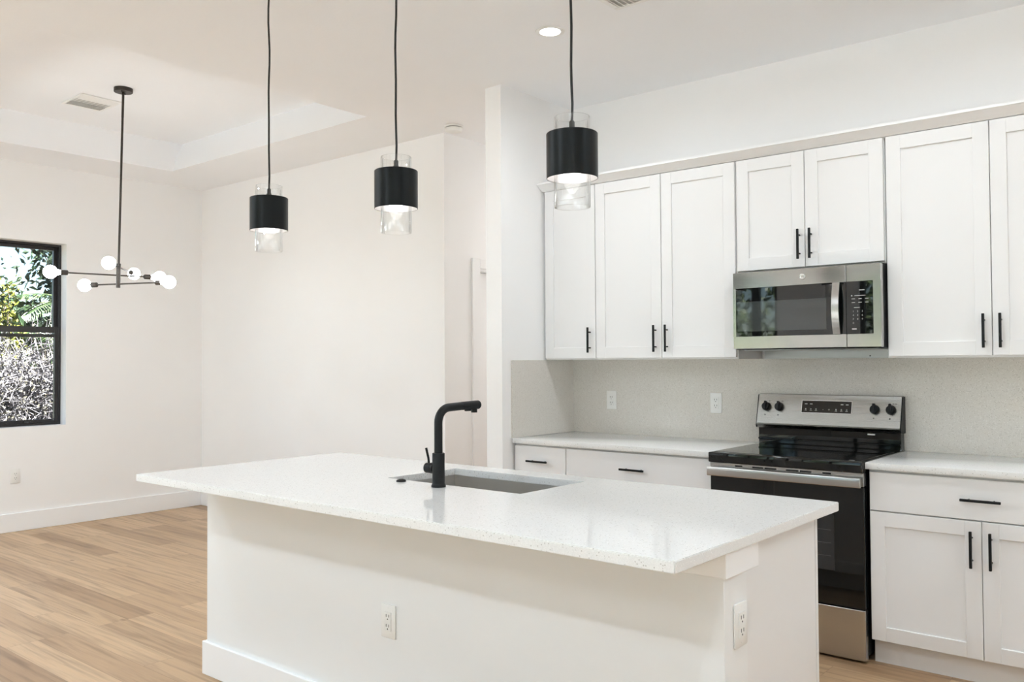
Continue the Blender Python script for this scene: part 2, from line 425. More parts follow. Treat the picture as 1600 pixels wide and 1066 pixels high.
# ------------------------------------------------------------------ cabinet parts
def shaker(x0, x1, z0, z1, yf, st=.064, dep=.019):
    """five-piece door, front face at y = yf (facing -y)"""
    m = MB(); b = .0015; yb = yf + dep
    m.box(x0, x0 + st, yf, yb, z0, z1, b); m.box(x1 - st, x1, yf, yb, z0, z1, b)
    m.box(x0 + st - .001, x1 - st + .001, yf, yb, z0, z0 + st, b); m.box(x0 + st - .001, x1 - st + .001, yf, yb, z1 - st, z1, b)
    m.box(x0 + st - .002, x1 - st + .002, yf + .009, yb - .002, z0 + st - .002, z1 - st + .002)
    return m
def pull(x, z, yf, vertical, ln=.155):
    m = MB(); r = .0055; y = yf - .031; h = ln / 2; p = .048
    if vertical:
        m.box(x - r, x + r, y - r, y + r, z - h, z + h, .0015)
        for s in (-p, p): m.cyl((x, yf, z + s), (x, y, z + s), .0042, seg=10)
    else:
        m.box(x - h, x + h, y - r, y + r, z - r, z + r, .0015)
        for s in (-p, p): m.cyl((x + s, yf, z), (x + s, y, z), .0042, seg=10)
    return m
ZUB, ZDT, YUD = 1.389, 2.464, -.325
def upper(x0, x1, z0, doors, label):
    t = thing('wall_cabinet', ((x0 + x1) / 2, -.16, z0), label, 'cabinet', 'white shaker wall cabinets')
    MB().box(x0, x1, -.305, -.002, z0, ZDT + .003, .001).obj('body', CAB, t)
    for a, b_, hx, hz in doors:
        d = shaker(a, b_, z0 + .009, ZDT, YUD, .067).obj('door', CAB, t)
        pull(hx, hz, YUD, True).obj('handle', BLACK, d)
    return t
upper(.0145, .4095, ZUB, [(.022, .4075, .37, 1.51)], 'narrow single-door white wall cabinet in the corner against the partition wall')
upper(.4105, 1.334, ZUB, [(.4125, .8675, .831, 1.51), (.8715, 1.3275, .907, 1.51)], 'white double-door wall cabinet above the two backsplash outlets, beside the corner cabinet')
upper(1.3365, 2.109, 1.853, [(1.3405, 1.7135, 1.688, 1.979), (1.7175, 2.105, 1.749, 1.979)], 'short white double-door wall cabinet directly above the microwave')
upper(2.1125, 3.03, ZUB, [(2.1195, 2.5665, 2.537, 1.51), (2.5705, 3.022, 2.605, 1.51)], 'tall white double-door wall cabinet above the base cabinet that has two doors')
# crown along the whole row
m = MB()
m.prism([(-.300, 2.4675), (-.327, 2.4675), (-.333, 2.474), (-.345, 2.480), (-.372, 2.504), (-.380, 2.505), (-.380, 2.517), (-.300, 2.517)], 0, .003, 3.03)
tag(m.obj('crown_molding', TRIM, None, (1.5, -.33, 2.4675), ang=20), 'white flared crown molding running along the tops of the wall cabinets', 'molding')

YBD = -.635
def base(x0, x1, cols, label):
    t = thing('base_cabinet', ((x0 + x1) / 2, -.3, 0), label, 'cabinet', 'white base cabinets along the back wall')
    MB().box(x0, x1, -.614, -.003, .112, .8835, .001).box(x0 + .002, x1 - .002, -.575, -.56, .0, .112).obj('body', CAB, t)
    for kind, a, b_, hx in cols:
        if kind == 'drawer':
            d = MB().box(a, b_, YBD, YBD + .019, .700, .872, .002).obj('drawer', CAB, t)
            pull(hx, .785, YBD, False).obj('handle', BLACK, d)
        else:
            d = shaker(a, b_, .115, .694, YBD, .064).obj('door', CAB, t)
            pull(hx, .578, YBD, True).obj('handle', BLACK, d)
base(.014, .404, [('drawer', .020, .402, .208), ('door', .020, .402, .362)], 'narrow white base cabinet with a short drawer, tucked against the partition wall')
base(.4055, 1.333, [('drawer', .4075, 1.330, .867), ('door', .4075, .8675, .831), ('door', .8705, 1.330, .907)], 'white base cabinet with a wide drawer, between the narrow corner cabinet and the range')
base(2.112, 3.03, [('drawer', 2.119, 3.026, 2.576), ('door', 2.119, 2.573, 2.537), ('door', 2.576, 3.026, 2.611)], 'white base cabinet showing one drawer over two doors, beside the steel oven drawer')
tag(MB().box(.0125, 1.3355, -.65, -.0125, .884, .914, .002, 2).obj('countertop', QUARTZ, None, (.66, -.33, .884)), 'speckled white quartz countertop running from the partition wall to the range', 'countertop', 'countertops along the back wall')
tag(MB().box(2.1045, 3.03, -.65, -.0125, .884, .914, .002, 2).obj('countertop', QUARTZ, None, (2.56, -.33, .884)), 'short speckled white quartz countertop on the cabinet with two visible doors', 'countertop', 'countertops along the back wall')
tag(MB().box(.0125, 3.03, -.012, -.0005, .8845, 1.3885).obj('backsplash', SPLASH, None, (1.5, -.006, .8845)), 'long speckled grey quartz backsplash slab behind the range and counters', 'backsplash', 'quartz backsplash slabs')
tag(MB().box(.0005, .012, -.645, -.0005, .9145, 1.3885).obj('backsplash', SPLASH, None, (.006, -.32, .9145)), 'short speckled quartz backsplash slab on the partition wall at the end of the counter', 'backsplash', 'quartz backsplash slabs')

# ------------------------------------------------------------------ outlets (built facing -y at the origin, then copied)
def outlet_proto():
    t = thing('wall_outlet', (0, 0, 0), 'white duplex outlet on the backsplash near the partition wall corner', 'outlet', 'white wall outlets')
    MB().box(-.037, .037, -.006, 0, -.0595, .0595, .003, 2).obj('cover_plate', PLASTIC, t)
    rc = MB().box(-.0175, .0175, -.0085, -.0055, -.034, .034, .001).obj('receptacle', PLASTIC, t)
    m = MB()
    for s in (-.0175, .0175):
        m.box(-.0082, -.0058, -.0091, -.0080, s - .002, s + .008).box(.0058, .0082, -.0091, -.0080, s - .002, s + .008)
        m.cyl((0, -.0091, s - .009), (0, -.0080, s - .009), .0026, seg=10)
    m.obj('slots', SLOT, rc)
    for s in (-.048, .048): MB().cyl((0, -.0066, s), (0, -.0055, s), .0028, seg=10).obj('screw', PLASTIC, t)
    return t
op = outlet_proto(); op.location = (.317, -.0125, 1.129)
place(op, (1.05, -.0125, 1.130), 0, 'white duplex outlet on the backsplash just beside the range control panel')
place(op, (XW + .0005, -1.837, .457), math.pi / 2, 'white duplex outlet low on the wall below the black window')
place(op, (1.067, -2.6005, .457), 0, 'white duplex outlet on the broad front face of the island')
place(op, (2.3705, -2.512, .672), math.pi / 2, 'white duplex outlet on the narrow end of the island wall, under the trim cap')

# ------------------------------------------------------------------ island
IX0, IX1, IY0, IY1 = -.190, 2.396, -2.904, -1.816
isl = thing('kitchen_island', (1.1, -2.3, 0), 'long white kitchen island with a painted front face and trim at its foot', 'island')
PX0, PX1, PY0, PY1 = -.141, 2.370, -2.600, -2.462
MB().box(PX0, PX1, PY0, PY1, 0, .8835, .002).obj('knee_wall', ISL, isl)
MB().box(PX0 - .0005, PX1 + .013, PY0 - .013, PY1 + .05, .812, .8832, .002).obj('trim_cap', TRIM, isl)
m = MB(); m.box(PX0 - .015, PX1 + .015, PY0 - .015, PY0 - .0005, 0, .145, .002).box(PX0 - .015, PX0 - .0005, PY0, PY1, 0, .145, .002)
m.obj('baseboard', TRIM, isl)
CX1 = 2.335
sx0, sx1, sy0, sy1 = .758, 1.452, -2.325, -1.935
m = MB(); m.box(-.12, sx0 - .03, PY1, -1.872, .1, .883).box(sx1 + .03, CX1, PY1, -1.872, .1, .883)
m.box(sx0 - .03, sx1 + .03, PY1, -1.868, .1, .62).box(sx0 - .03, sx1 + .03, -1.888, -1.868, .62, .883).box(-.11, CX1 - .01, PY1, -1.93, 0, .1)
m.obj('cabinet_body', CAB, isl)
for a, b_, hx in ((-.118, .40, .36), (.404, 1.10, 1.06), (1.104, 1.80, 1.144), (1.804, 2.334, 1.844)):
    m = shaker(a, b_, .115, .872, 0, .064); bmesh.ops.rotate(m.bm, verts=m.bm.verts, cent=((a + b_) / 2, 0, 0), matrix=Matrix.Rotation(math.pi, 3, 'Z'))
    bmesh.ops.translate(m.bm, verts=m.bm.verts, vec=(0, -1.844, 0)); d = m.obj('door', CAB, isl)
    m = pull(hx, .74, 0, True); bmesh.ops.rotate(m.bm, verts=m.bm.verts, cent=(hx, 0, 0), matrix=Matrix.Rotation(math.pi, 3, 'Z'))
    bmesh.ops.translate(m.bm, verts=m.bm.verts, vec=(0, -1.845, 0)); m.obj('handle', BLACK, d)
# countertop slab with the sink cut-out
m = MB()
def slab_hole(m, X, Y, z0, z1):
    P = {}
    for i, x in enumerate(X):
        for j, y in enumerate(Y):
            for k, z in enumerate((z0, z1)): P[i, j, k] = m.bm.verts.new((x, y, z))
    for i in range(3):
        for j in range(3):
            if (i, j) == (1, 1): continue
            for k in (0, 1): m.bm.faces.new((P[i, j, k], P[i + 1, j, k], P[i + 1, j + 1, k], P[i, j + 1, k]))
    for i in range(3):
        for j in (0, 3): m.bm.faces.new((P[i, j, 0], P[i + 1, j, 0], P[i + 1, j, 1], P[i, j, 1])); m.bm.faces.new((P[j, i, 0], P[j, i + 1, 0], P[j, i + 1, 1], P[j, i, 1]))
    for a, b_ in (((1, 1), (2, 1)), ((2, 1), (2, 2)), ((2, 2), (1, 2)), ((1, 2), (1, 1))):
        m.bm.faces.new((P[(*a, 0)], P[(*b_, 0)], P[(*b_, 1)], P[(*a, 1)]))
slab_hole(m, (IX0, sx0, sx1, IX1), (IY0, sy0, sy1, IY1), .884, .914)
bmesh.ops.recalc_face_normals(m.bm, faces=m.bm.faces)
es = [e_ for e_ in m.bm.edges if len(e_.link_faces) == 2 and e_.calc_face_angle() > .5]
bmesh.ops.bevel(m.bm, geom=es, offset=.0022, segments=2, affect='EDGES')
tag(m.obj('island_countertop', QUARTZ, None, (1.1, -2.36, .884)), 'large white speckled quartz slab on top of the island', 'countertop')
# sink bowl
sk = thing('kitchen_sink', (1.105, -2.13, .64), 'undermount stainless steel sink set in the island top', 'sink')
m = MB(); x0, x1, y0, y1, zb = sx0 - .004, sx1 + .004, sy0 - .004, sy1 + .004, .665; th = .006
m.box(x0 - th, x0, y0 - th, y1 + th, zb, .8835).box(x1, x1 + th, y0 - th, y1 + th, zb, .8835)
m.box(x0, x1, y0 - th, y0, zb, .8835).box(x0, x1, y1, y1 + th, zb, .8835).box(x0 - th, x1 + th, y0 - th, y1 + th, zb - th, zb)
m.obj('bowl', SINKM, sk)
MB().cyl((1.105, -2.06, zb), (1.105, -2.06, zb + .004), .045, .04, 24).obj('drain', STEEL, sk)
# faucet
fx, fy = 1.102, -2.383
fa = thing('kitchen_faucet', (fx, fy, .914), 'matte black pull-out faucet standing by the island sink', 'faucet')
MB().lathe((fx, fy, 0), [(0, .9145), (.0275, .9145), (.0275, .921), (.0245, .926), (.0235, .93), (.0235, 1.040), (.0225, 1.0415), (0, 1.0415)], 32).obj('body', BLACK, fa)
pts = [(fx, fy, 1.04), (fx, fy, 1.06), (fx, fy, 1.12), (fx, fy, 1.155)]
for k in range(1, 9):
    a = math.radians(88 * k / 8); pts.append((fx, fy + .058 - .058 * math.cos(a), 1.155 + .055 * math.sin(a)))
pts.append((fx, fy + .13, 1.2125))
MB().tube(pts, .0158, 20).obj('spout', BLACK, fa)
sh = MB().cyl((fx, fy + .131, 1.2125), (fx, fy + .222, 1.2135), .0162, .0175, 22).cyl((fx, fy + .222, 1.2135), (fx, fy + .226, 1.2135), .0175, .0155, 22).cyl((fx, fy + .200, 1.2), (fx, fy + .200, 1.184), .0125, .0125, 18).obj('spray_head', BLACK, fa)
MB().box(fx - .006, fx + .006, fy + .150, fy + .178, 1.191, 1.197, .001).obj('spray_button', BLACK, sh)
hd = MB().cyl((fx - .020, fy, .982), (fx - .062, fy, .982), .0195, .0195, 24).cyl((fx - .034, fy, .982), (fx - .036, fy, .982), .0203, .0203, 24).obj('handle_hub', BLACK, fa)
MB().tube([(fx - .050, fy, .995), (fx - .052, fy - .002, 1.02), (fx - .058, fy - .008, 1.058)], .0045, 10).obj('lever', BLACK, hd)
tag(MB().lathe((.880, -2.368, 0), [(0, .9143), (.0195, .9143), (.0195, .918), (.017, .921), (.010, .922), (.0095, .9235), (0, .9235)], 28).obj('sink_button', BLACK, None, (.880, -2.368, .9143)), 'small round black button in the island top beside the faucet', 'button')

# ------------------------------------------------------------------ range
RX0, RX1, RYF = 1.339, 2.101, -.66
rg = thing('kitchen_range', (1.72, -.35, 0), 'stainless and black glass electric range between the base cabinets', 'range')
m = MB(); m.box(RX0, RX1, RYF + .036, -.02, .03, .895, .002)
for x in (RX0 + .05, RX1 - .05):
    for y in (-.58, -.1): m.cyl((x, y, 0), (x, y, .03), .018, seg=12)
m.obj('body', BLACK, rg)
ct = MB().box(RX0 - .001, RX1 + .001, RYF - .022, -.045, .866, .917, .006, 3).obj('cooktop_frame', BGLASS, rg)
MB().box(RX0 + .018, RX1 - .018, RYF + .012, -.115, .9155, .9185, .001).obj('glass_surface', BGLASS, ct)
MB().box(2.03, 2.055, RYF + .022, RYF + .025, .9186, .9189).obj('cooktop_mark', GREYMARK, ct)
# vent strip, handle, door, drawer
vs_ = MB().box(RX0, RX1, RYF - .002, RYF + .035, .803, .8655, .002).obj('vent_strip', STEEL, rg)
for a, b_ in ((1.476, 1.514), (1.567, 1.623), (1.631, 1.690), (1.739, 1.800), (1.807, 1.862), (1.914, 1.954)):
    MB().box(a, b_, RYF - .0028, RYF - .001, .8495, .8565).obj('vent_slot', DARK, vs_)
MB().box(RX0 + .002, RX1 - .002, RYF - .046, RYF - .026, .801, .846, .004, 2).box(RX0 + .010, RX0 + .032, RYF - .030, RYF - .001, .808, .838).box(RX1 - .032, RX1 - .010, RYF - .030, RYF - .001, .808, .838).obj('door_handle', STEEL, rg)
dr = MB().box(RX0, RX1, RYF, RYF + .035, .247, .800, .003).obj('oven_door', BGLASS, rg)
MB().box(1.475, 1.965, RYF - .0012, RYF + .001, .405, .665, .001).obj('oven_window', OVEN, dr)
m = MB()
for z in (.47, .53, .59): m.box(1.49, 1.95, RYF - .0016, RYF - .001, z, z + .002)
m.obj('oven_rack_lines', DARKMARK, dr)
MB().box(RX0 + .001, RX1 - .001, RYF + .001, RYF + .035, .012, .2415, .003).obj('storage_drawer', STEEL, rg)
# backguard: black lower riser and tilted stainless panel
MB().box(RX0 + .001, RX1 - .001, -.075, -.022, .9, 1.02, .002).cyl((RX0 + .002, -.078, .945), (RX1 - .002, -.078, .945), .006, seg=10).obj('riser', BGLASS, rg)
yl, zl, yu, zu = -.100, 1.032, -.058, 1.190
m = MB(); m.prism([(-.080, 1.004), (-.086, 1.006), (-.1045, 1.026), (-.1045, 1.030), (yl, zl), (yu, zu), (-.048, 1.193), (-.022, 1.193), (-.022, 1.006)], 0, RX0, RX1)
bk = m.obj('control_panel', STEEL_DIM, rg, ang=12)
for xa, xb in ((RX1 + .0005, RX1 + .006), (RX0 - .006, RX0 - .0005)):
    MB().prism([(-.076, 1.004), (-.096, 1.008), (-.099, 1.020), (-.057, 1.188), (-.022, 1.191), (-.022, 1.004)], 0, xa, xb).obj('end_cap', BLACK, bk)
tilt = math.atan2(yu - yl, zu - zl)
def onpanel(x, z, off=0.0):  # point on the tilted face + transform (x right, y up the face, z out)
    k = (z - zl) / (zu - zl); p = Vector((x, yl + (yu - yl) * k, z))
    nrm = Vector((0, -math.cos(tilt), math.sin(tilt))); upv = Vector((0, math.sin(tilt), math.cos(tilt)))
    mt = Matrix.Identity(4)
    for i in range(3): mt[i][0] = (1, 0, 0)[i]; mt[i][1] = upv[i]; mt[i][2] = nrm[i]; mt[i][3] = (p + nrm * off)[i]
    return mt
def pbox(m, x0, x1, z0, z1, off, th):
    a = onpanel((x0 + x1) / 2, (z0 + z1) / 2, off)
    r = bmesh.ops.create_cube(m.bm, size=1)
    for v in r['verts']: v.co = a @ Vector((v.co.x * (x1 - x0), v.co.y * (z1 - z0), v.co.z * th))
ds = MB(); pbox(ds, 1.590, 1.855, 1.0965, 1.160, .0005, .002); dso = ds.obj('display', BGLASS, bk)
ds = MB()
for a, b_, c, d in ((1.587, 1.858, 1.160, 1.1625), (1.587, 1.858, 1.094, 1.0965), (1.587, 1.590, 1.0965, 1.160), (1.855, 1.858, 1.0965, 1.160)): pbox(ds, a, b_, c, d, .0008, .0025)
ds.obj('display_rim', STEEL, dso)
ds = MB()
for x in (1.612, 1.640, 1.668, 1.775, 1.803, 1.831): pbox(ds, x - .003, x + .003, 1.112, 1.119, .0018, .0004); pbox(ds, x - .006, x + .006, 1.107, 1.109, .0018, .0004)
for x in (1.612, 1.640, 1.805, 1.832): pbox(ds, x - .007, x + .007, 1.140, 1.145, .0018, .0004)
ds.text('-', .016, onpanel(1.706, 1.115, .0018)); ds.text('+', .018, onpanel(1.738, 1.114, .0018))
ds.obj('display_markings', GREYMARK, dso)
for x in (1.389, 1.4635, 1.9735, 2.0535):
    m = MB(); a = onpanel(x, 1.1215)
    def L3(u, v, n_): return a @ Vector((u, v, n_))
    m.cyl(L3(0, 0, 0), L3(0, 0, .012), .0245, .0235, 28).cyl(L3(0, 0, .012), L3(0, 0, .024), .0215, .0195, 28)
    r = bmesh.ops.create_cube(m.bm, size=1)
    for v in r['verts']: v.co = L3(-.0 + v.co.x * .011, v.co.y * .05 + .002, .024 + v.co.z * .014)
    r = bmesh.ops.create_cube(m.bm, size=1)
    for v in r['verts']: v.co = L3(-.008 + v.co.x * .008, .024 + v.co.y * .012, .008 + v.co.z * .012)
    m.obj('knob', BLACK, bk)
m = MB()
for x in (1.384, 1.459, 1.969, 2.050):
    pbox(m, x - .003, x + .003, 1.075, 1.081, .0006, .0006)
for x in (1.402, 1.477, 2.045, 2.062, 2.075): pbox(m, x - .004, x + .004, 1.152, 1.155, .0006, .0006)
m.obj('panel_markings', DARKMARK, bk)
MB().box(1.935, 1.972, -.0768, -.0748, .990, .997).obj('riser_label', PLASTIC, rg)

# ------------------------------------------------------------------ microwave
mx0, mx1, myf, mz0, mz1 = 1.352, 2.112, -.405, 1.438, 1.845
XS = 1.9475
mw = thing('microwave_oven', (1.73, -.2, mz0), 'stainless over-the-range microwave with black glass door under the short cabinet', 'microwave')
MB().box(mx0 + .002, mx1 - .002, myf + .035, -.016, mz0, mz1 + .004, .002).obj('body', BLACK, mw)
def frame_plate(m, x0, x1, z0, z1, a0, a1, b0, b1, yf, th):
    """front plate with a rectangular window (a0..a1, b0..b1)"""
    m.box(x0, x1, yf, yf + th, z0, b0, .002); m.box(x0, x1, yf, yf + th, b1, z1, .002)
    m.box(x0, a0, yf, yf + th, b0 - .002, b1 + .002); m.box(a1, x1, yf, yf + th, b0 - .002, b1 + .002)
m = MB(); frame_plate(m, mx0, XS - .001, mz0 + .004, mz1, mx0 + .016, XS - .001, 1.508, 1.762, myf, .034)
dd = m.obj('door', STEEL_MW, mw)
MB().box(mx0 + .015, XS - .0015, myf + .001, myf + .03, 1.507, 1.763).obj('door_glass', MWGLASS, dd)
MB().box(mx0 + .024, 1.850, myf + .0002, myf + .002, 1.533, 1.690, .0008).obj('viewing_window', MICRO, dd)
# bowed handle
hp = []
for k in range(13):
    u = k / 12; hp.append((u, 1.508 + .254 * u, myf - .016 - .022 * math.sin(math.pi * u)))
m = MB(); hx0, hx1 = 1.887, 1.922
prev = None
for u, z, y in hp:
    q = [m.bm.verts.new(p) for p in ((hx0, y, z), (hx1, y, z), (hx1, y + .012, z), (hx0, y + .012, z))]
    if prev:
        for i in range(4): m.bm.faces.new((prev[i], prev[(i + 1) % 4], q[(i + 1) % 4], q[i]))
    else: m.bm.faces.new(q)
    prev = q
m.bm.faces.new(prev)
for z in (1.515, 1.755): m.box(hx0 + .004, hx1 - .004, myf - .012, myf, z - .006, z + .006)
m.obj('handle', STEEL, dd)
# badge: round medallion with a curled monogram
bx, bz = 1.7305, 1.8035
m = MB().lathe((bx, myf, bz), [(0, .0015), (.0125, .0015), (.0150, .0022), (.0158, .0010), (.0158, 0)], 32, axis='Y')
bd = m.obj('badge', STEEL, dd)
m = MB(); cu = []
for k in range(15):
    a = math.radians(60 + 250 * k / 14); cu.append((bx + .0088 * math.cos(a), myf - .0024, bz + .0088 * math.sin(a)))
m.tube(cu, .0013, 6); m.tube([(bx - .002, myf - .0024, bz + .003), (bx + .005, myf - .0024, bz + .004), (bx + .003, myf - .0024, bz - .001), (bx + .006, myf - .0024, bz - .004), (bx - .001, myf - .0024, bz - .004)], .001, 6)
m.obj('badge_monogram', SILVER, bd)
m = MB(); frame_plate(m, XS + .001, mx1, mz0 + .004, mz1, XS + .001, 2.076, 1.508, 1.762, myf, .034)
cp = m.obj('control_panel', STEEL_MW, mw)
MB().box(XS + .001, 2.077, myf + .001, myf + .03, 1.507, 1.763).obj('panel_glass', MWGLASS, cp)
m = MB(); yk = myf + .0005
def mt_(x, z):
    q = Matrix.Identity(4); q[1][1] = 0; q[1][2] = -1; q[2][1] = 1; q[2][2] = 0; q[0][3], q[1][3], q[2][3] = x, yk, z; return q
for r_, row in enumerate(('12', '45', '78', '0')):
    for c_, ch in enumerate(row): m.text(ch, .012, mt_(1.981 + .021 * c_, 1.617 - .019 * r_))
for r_, ch in enumerate('369'): m.text(ch, .012, mt_(2.024, 1.617 - .019 * r_))
for z in (1.678, 1.660):
    for x in (1.982, 2.014, 2.046): m.box(x - .008, x + .008, yk - .0003, yk, z - .0012, z + .0016)
m.box(1.988, 2.040, yk - .0003, yk, 1.692, 1.6945); m.box(1.972, 1.977, yk - .0003, yk, 1.691, 1.696); m.box(1.985, 2.012, yk - .0003, yk, 1.634, 1.637)
m.text('12:00', .014, mt_(2.030, 1.722)) if False else m.box(2.010, 2.036, yk - .0003, yk, 1.718, 1.722)
m.box(1.974, 1.996, yk - .0003, yk, 1.528, 1.534)
m.obj('keypad_lettering', GREYMARK, cp)
for xa, xb in ((mx0 + .03, XS - .05), (XS - .03, mx1 - .03)): MB().box(xa, xb, myf + .06, -.12, mz0 - .006, mz0, .002).obj('grease_filter', MIDGREY, mw)
m = MB(); m.box(mx0 + .002, mx1 - .002, -.0155, -.0025, 1.3895, 1.440).obj('mounting_plate', MIDGREY, mw)
MB().cyl((1.935, -.017, 1.401), (1.935, -.0145, 1.401), .004, seg=10).obj('mounting_screw', DARK, mw)

# ------------------------------------------------------------------ pendants
def pendant(x, y, label):
    t = thing('pendant_light', (x, y, ZC), label, 'pendant lamp', 'black drum pendants over the island')
    MB().lathe((x, y, 0), [(0, ZC - .0005), (.06, ZC - .0005), (.06, ZC - .018), (.055, ZC - .022), (0, ZC - .022)], 32).obj('ceiling_canopy', BLACK, t)
    cpts = [(x + .0025 * math.sin(i * 1.3), y + .002 * math.cos(i * .9), ZC - .02 - (ZC - .02 - 2.1061) * i / 16) for i in range(17)]
    cpts[-1] = (x, y, 2.1061)
    MB().tube(cpts, .0040, 8).obj('cord', CORD, t)
    MB().lathe((x, y, 0), [(0, 2.1124), (.0065, 2.1124), (.0085, 2.1088), (.0085, 2.0944), (.0125, 2.0854), (.0125, 2.0746), (0, 2.0746)], 20).obj('cord_grip', BLACK, t)
    R_, zt, zb = .0780, 2.0755, 1.9367
    sd = MB().lathe((x, y, 0), [(.0, zt + .0), (.0525, zt), (.053, zt - .002), (R_ - .002, zt - .002), (R_, zt - .004), (R_, zb), (R_ - .0015, zb - .0005)], 56).obj('shade', SHADE, t)
    MB().lathe((x, y, 0), [(R_ - .0015, zb), (R_ - .003, zb + .001), (R_ - .003, zt - .006), (0, zt - .006)], 56).obj('shade_lining', SILVER, sd)
    rg_ = .055
    g = MB().lathe((x, y, 0), [(rg_, 2.1223), (rg_, 1.8511), (rg_ - .001, 1.8493), (rg_ - .004, 1.8493), (rg_ - .005, 1.8511), (rg_ - .005, 2.1223), (rg_ - .004, 2.1241), (rg_ - .001, 2.1241)], 56, closed=True).obj('glass_sleeve', SLEEVE, t)
    sk_ = MB().lathe((x, y, 0), [(0, 2.0692), (.018, 2.0692), (.018, 2.0160), (.0, 2.0160)], 20).obj('bulb_socket', BLACK, t)
    MB().lathe((x, y, 0), [(0, 2.0169), (.012, 2.0151), (.016, 1.9980), (.027, 1.9755), (.029, 1.9628), (.026, 1.9502), (.016, 1.9403), (0, 1.9376)], 24).obj('bulb', FILAMENT, t)
    return t
p0 = pendant(1.884, -2.593, 'black drum pendant with a clear glass sleeve, hanging in front of the wall cabinets')
for x, lb in ((1.102, 'black drum pendant with a clear glass sleeve, middle of the three over the island'), (.321, 'black drum pendant with a clear glass sleeve, hanging on the chandelier side of the row')):
    place(p0, (x, -2.593, ZC), 0, lb)

# ------------------------------------------------------------------ chandelier
Cx, Cy = -2.585, -1.803
B0 = Vector((Cx, Cy, ZT)); H = Vector((-2.603, -1.824, 2.0))
ch = thing('chandelier', (Cx, Cy, ZT), 'black sputnik chandelier with six lit globe bulbs in the dining nook', 'chandelier')
cn = MB().lathe((Cx, Cy, 0), [(0, ZT - .0005), (.0625, ZT - .0005), (.0625, ZT - .026), (.060, ZT - .028), (0, ZT - .028)], 36).obj('ceiling_canopy', BRONZE, ch)
for a in (2.4, 5.5): MB().cyl((Cx + .036 * math.cos(a), Cy + .036 * math.sin(a), ZT - .028), (Cx + .036 * math.cos(a), Cy + .036 * math.sin(a), ZT - .033), .005, seg=10).obj('canopy_screw', BLACK, cn)
def hubpt(z):
    k = (ZT - z) / (ZT - 2.0); return B0.lerp(H, k)
MB().cyl(hubpt(ZT - .027), hubpt(3.12), .0085, seg=14).cyl(hubpt(3.12), hubpt(2.05), .0078, seg=14).obj('rod', BRONZE, ch)
MB().cyl(hubpt(2.085), hubpt(1.915), .0145, seg=20).obj('hub', BRONZE, ch)
ARMS = [(2.002, (-0.087, -0.421), (0.056, 0.274)), (1.941, (-0.267, -0.114), (0.389, 0.167)), (2.059, (0.216, -0.171), (-0.361, 0.291))]
for z, e0, e1 in ARMS:
    c0 = hubpt(z)
    A = c0 + Vector((*e0, 0)); Bp = c0 + Vector((*e1, 0))
    d = (Bp - A).normalized()
    arm = MB().cyl(A + d * .10, Bp - d * .10, .0052, seg=12).obj('arm', BRONZE, ch)
    for P, q in ((A, d), (Bp, -d)):
        MB().cyl(P + q * .062, P + q * .105, .0175, seg=20).cyl(P + q * .105, P + q * .112, .0175, .008, seg=20).obj('socket', BRONZE, arm)
        m = MB().sphere(P, .0445, 28, 18).cyl(P + q * .042, P + q * .066, .020, .013, 18); m.obj('globe_bulb', GLOBE, arm)

# ------------------------------------------------------------------ ceiling fixtures
def vent(name, cx, cyy, z, lx, ly, label, group):
    t = thing(name, (cx, cyy, z), label, 'air vent', group)
    m = MB(); b = .024
    m.box(cx - lx, cx + lx, cyy - ly, cyy - ly + b, z - .007, z - .0005, .002).box(cx - lx, cx + lx, cyy + ly - b, cyy + ly, z - .007, z - .0005, .002)
    m.box(cx - lx, cx - lx + b, cyy - ly + b, cyy + ly - b, z - .007, z - .0005, .002).box(cx + lx - b, cx + lx, cyy - ly + b, cyy + ly - b, z - .007, z - .0005, .002)
    m.obj('frame', PLASTIC, t)
    MB().box(cx - lx + b, cx + lx - b, cyy - ly + b, cyy + ly - b, z - .0015, z - .0005).obj('backing', VENTGREY, t)
    wx = lx - b
    for k in range(4):   # side banks, blades across y
        x = cx - wx + .012 + k * .025
        MB().prism([(x - .010, z - .002), (x + .008, z - .012), (x + .010, z - .011), (x - .007, z - .001)], 1, cyy - ly + b, cyy + ly - b).obj('blade', PLASTIC, t)
        x = cx + wx - .012 - k * .025
        MB().prism([(x + .010, z - .002), (x - .008, z - .012), (x - .010, z - .011), (x + .007, z - .001)], 1, cyy - ly + b, cyy + ly - b).obj('blade', PLASTIC, t)
    n = 8
    for k in range(n):   # centre bank, blades across x
        y = cyy - ly + b + (2 * ly - 2 * b) * (k + .5) / n
        MB().prism([(y + .010, z - .002), (y - .008, z - .010), (y - .010, z - .009), (y + .007, z - .001)], 0, cx - wx + .105, cx + wx - .105).obj('blade', PLASTIC, t)
    return t
vent('ceiling_vent', -3.08, -1.80, ZT, .175, .15, 'white louvered air vent in the raised tray ceiling beside the chandelier', 'white ceiling vents')
v2 = vent('ceiling_vent', 1.325, -1.385, ZC, .165, .165, 'white louvered air vent in the kitchen ceiling, cut by the top of the photo', 'white ceiling vents')
sm = thing('smoke_detector', (-.86, -.24, ZC), 'round white smoke detector on the ceiling by the hallway', 'smoke detector')
MB().lathe((-.86, -.24, 0), [(0, ZC - .0005), (.066, ZC - .0005), (.066, ZC - .012), (.063, ZC - .014), (0, ZC - .014)], 36).obj('mounting_base', PLASTIC, sm)
MB().lathe((-.86, -.24, 0), [(.058, ZC - .014), (.058, ZC - .019)], 36).obj('vent_gap', DARKMARK, sm)
MB().lathe((-.86, -.24, 0), [(.062, ZC - .018), (.062, ZC - .026), (.054, ZC - .042), (.046, ZC - .046), (0, ZC - .046)], 36).obj('cover', PLASTIC, sm)
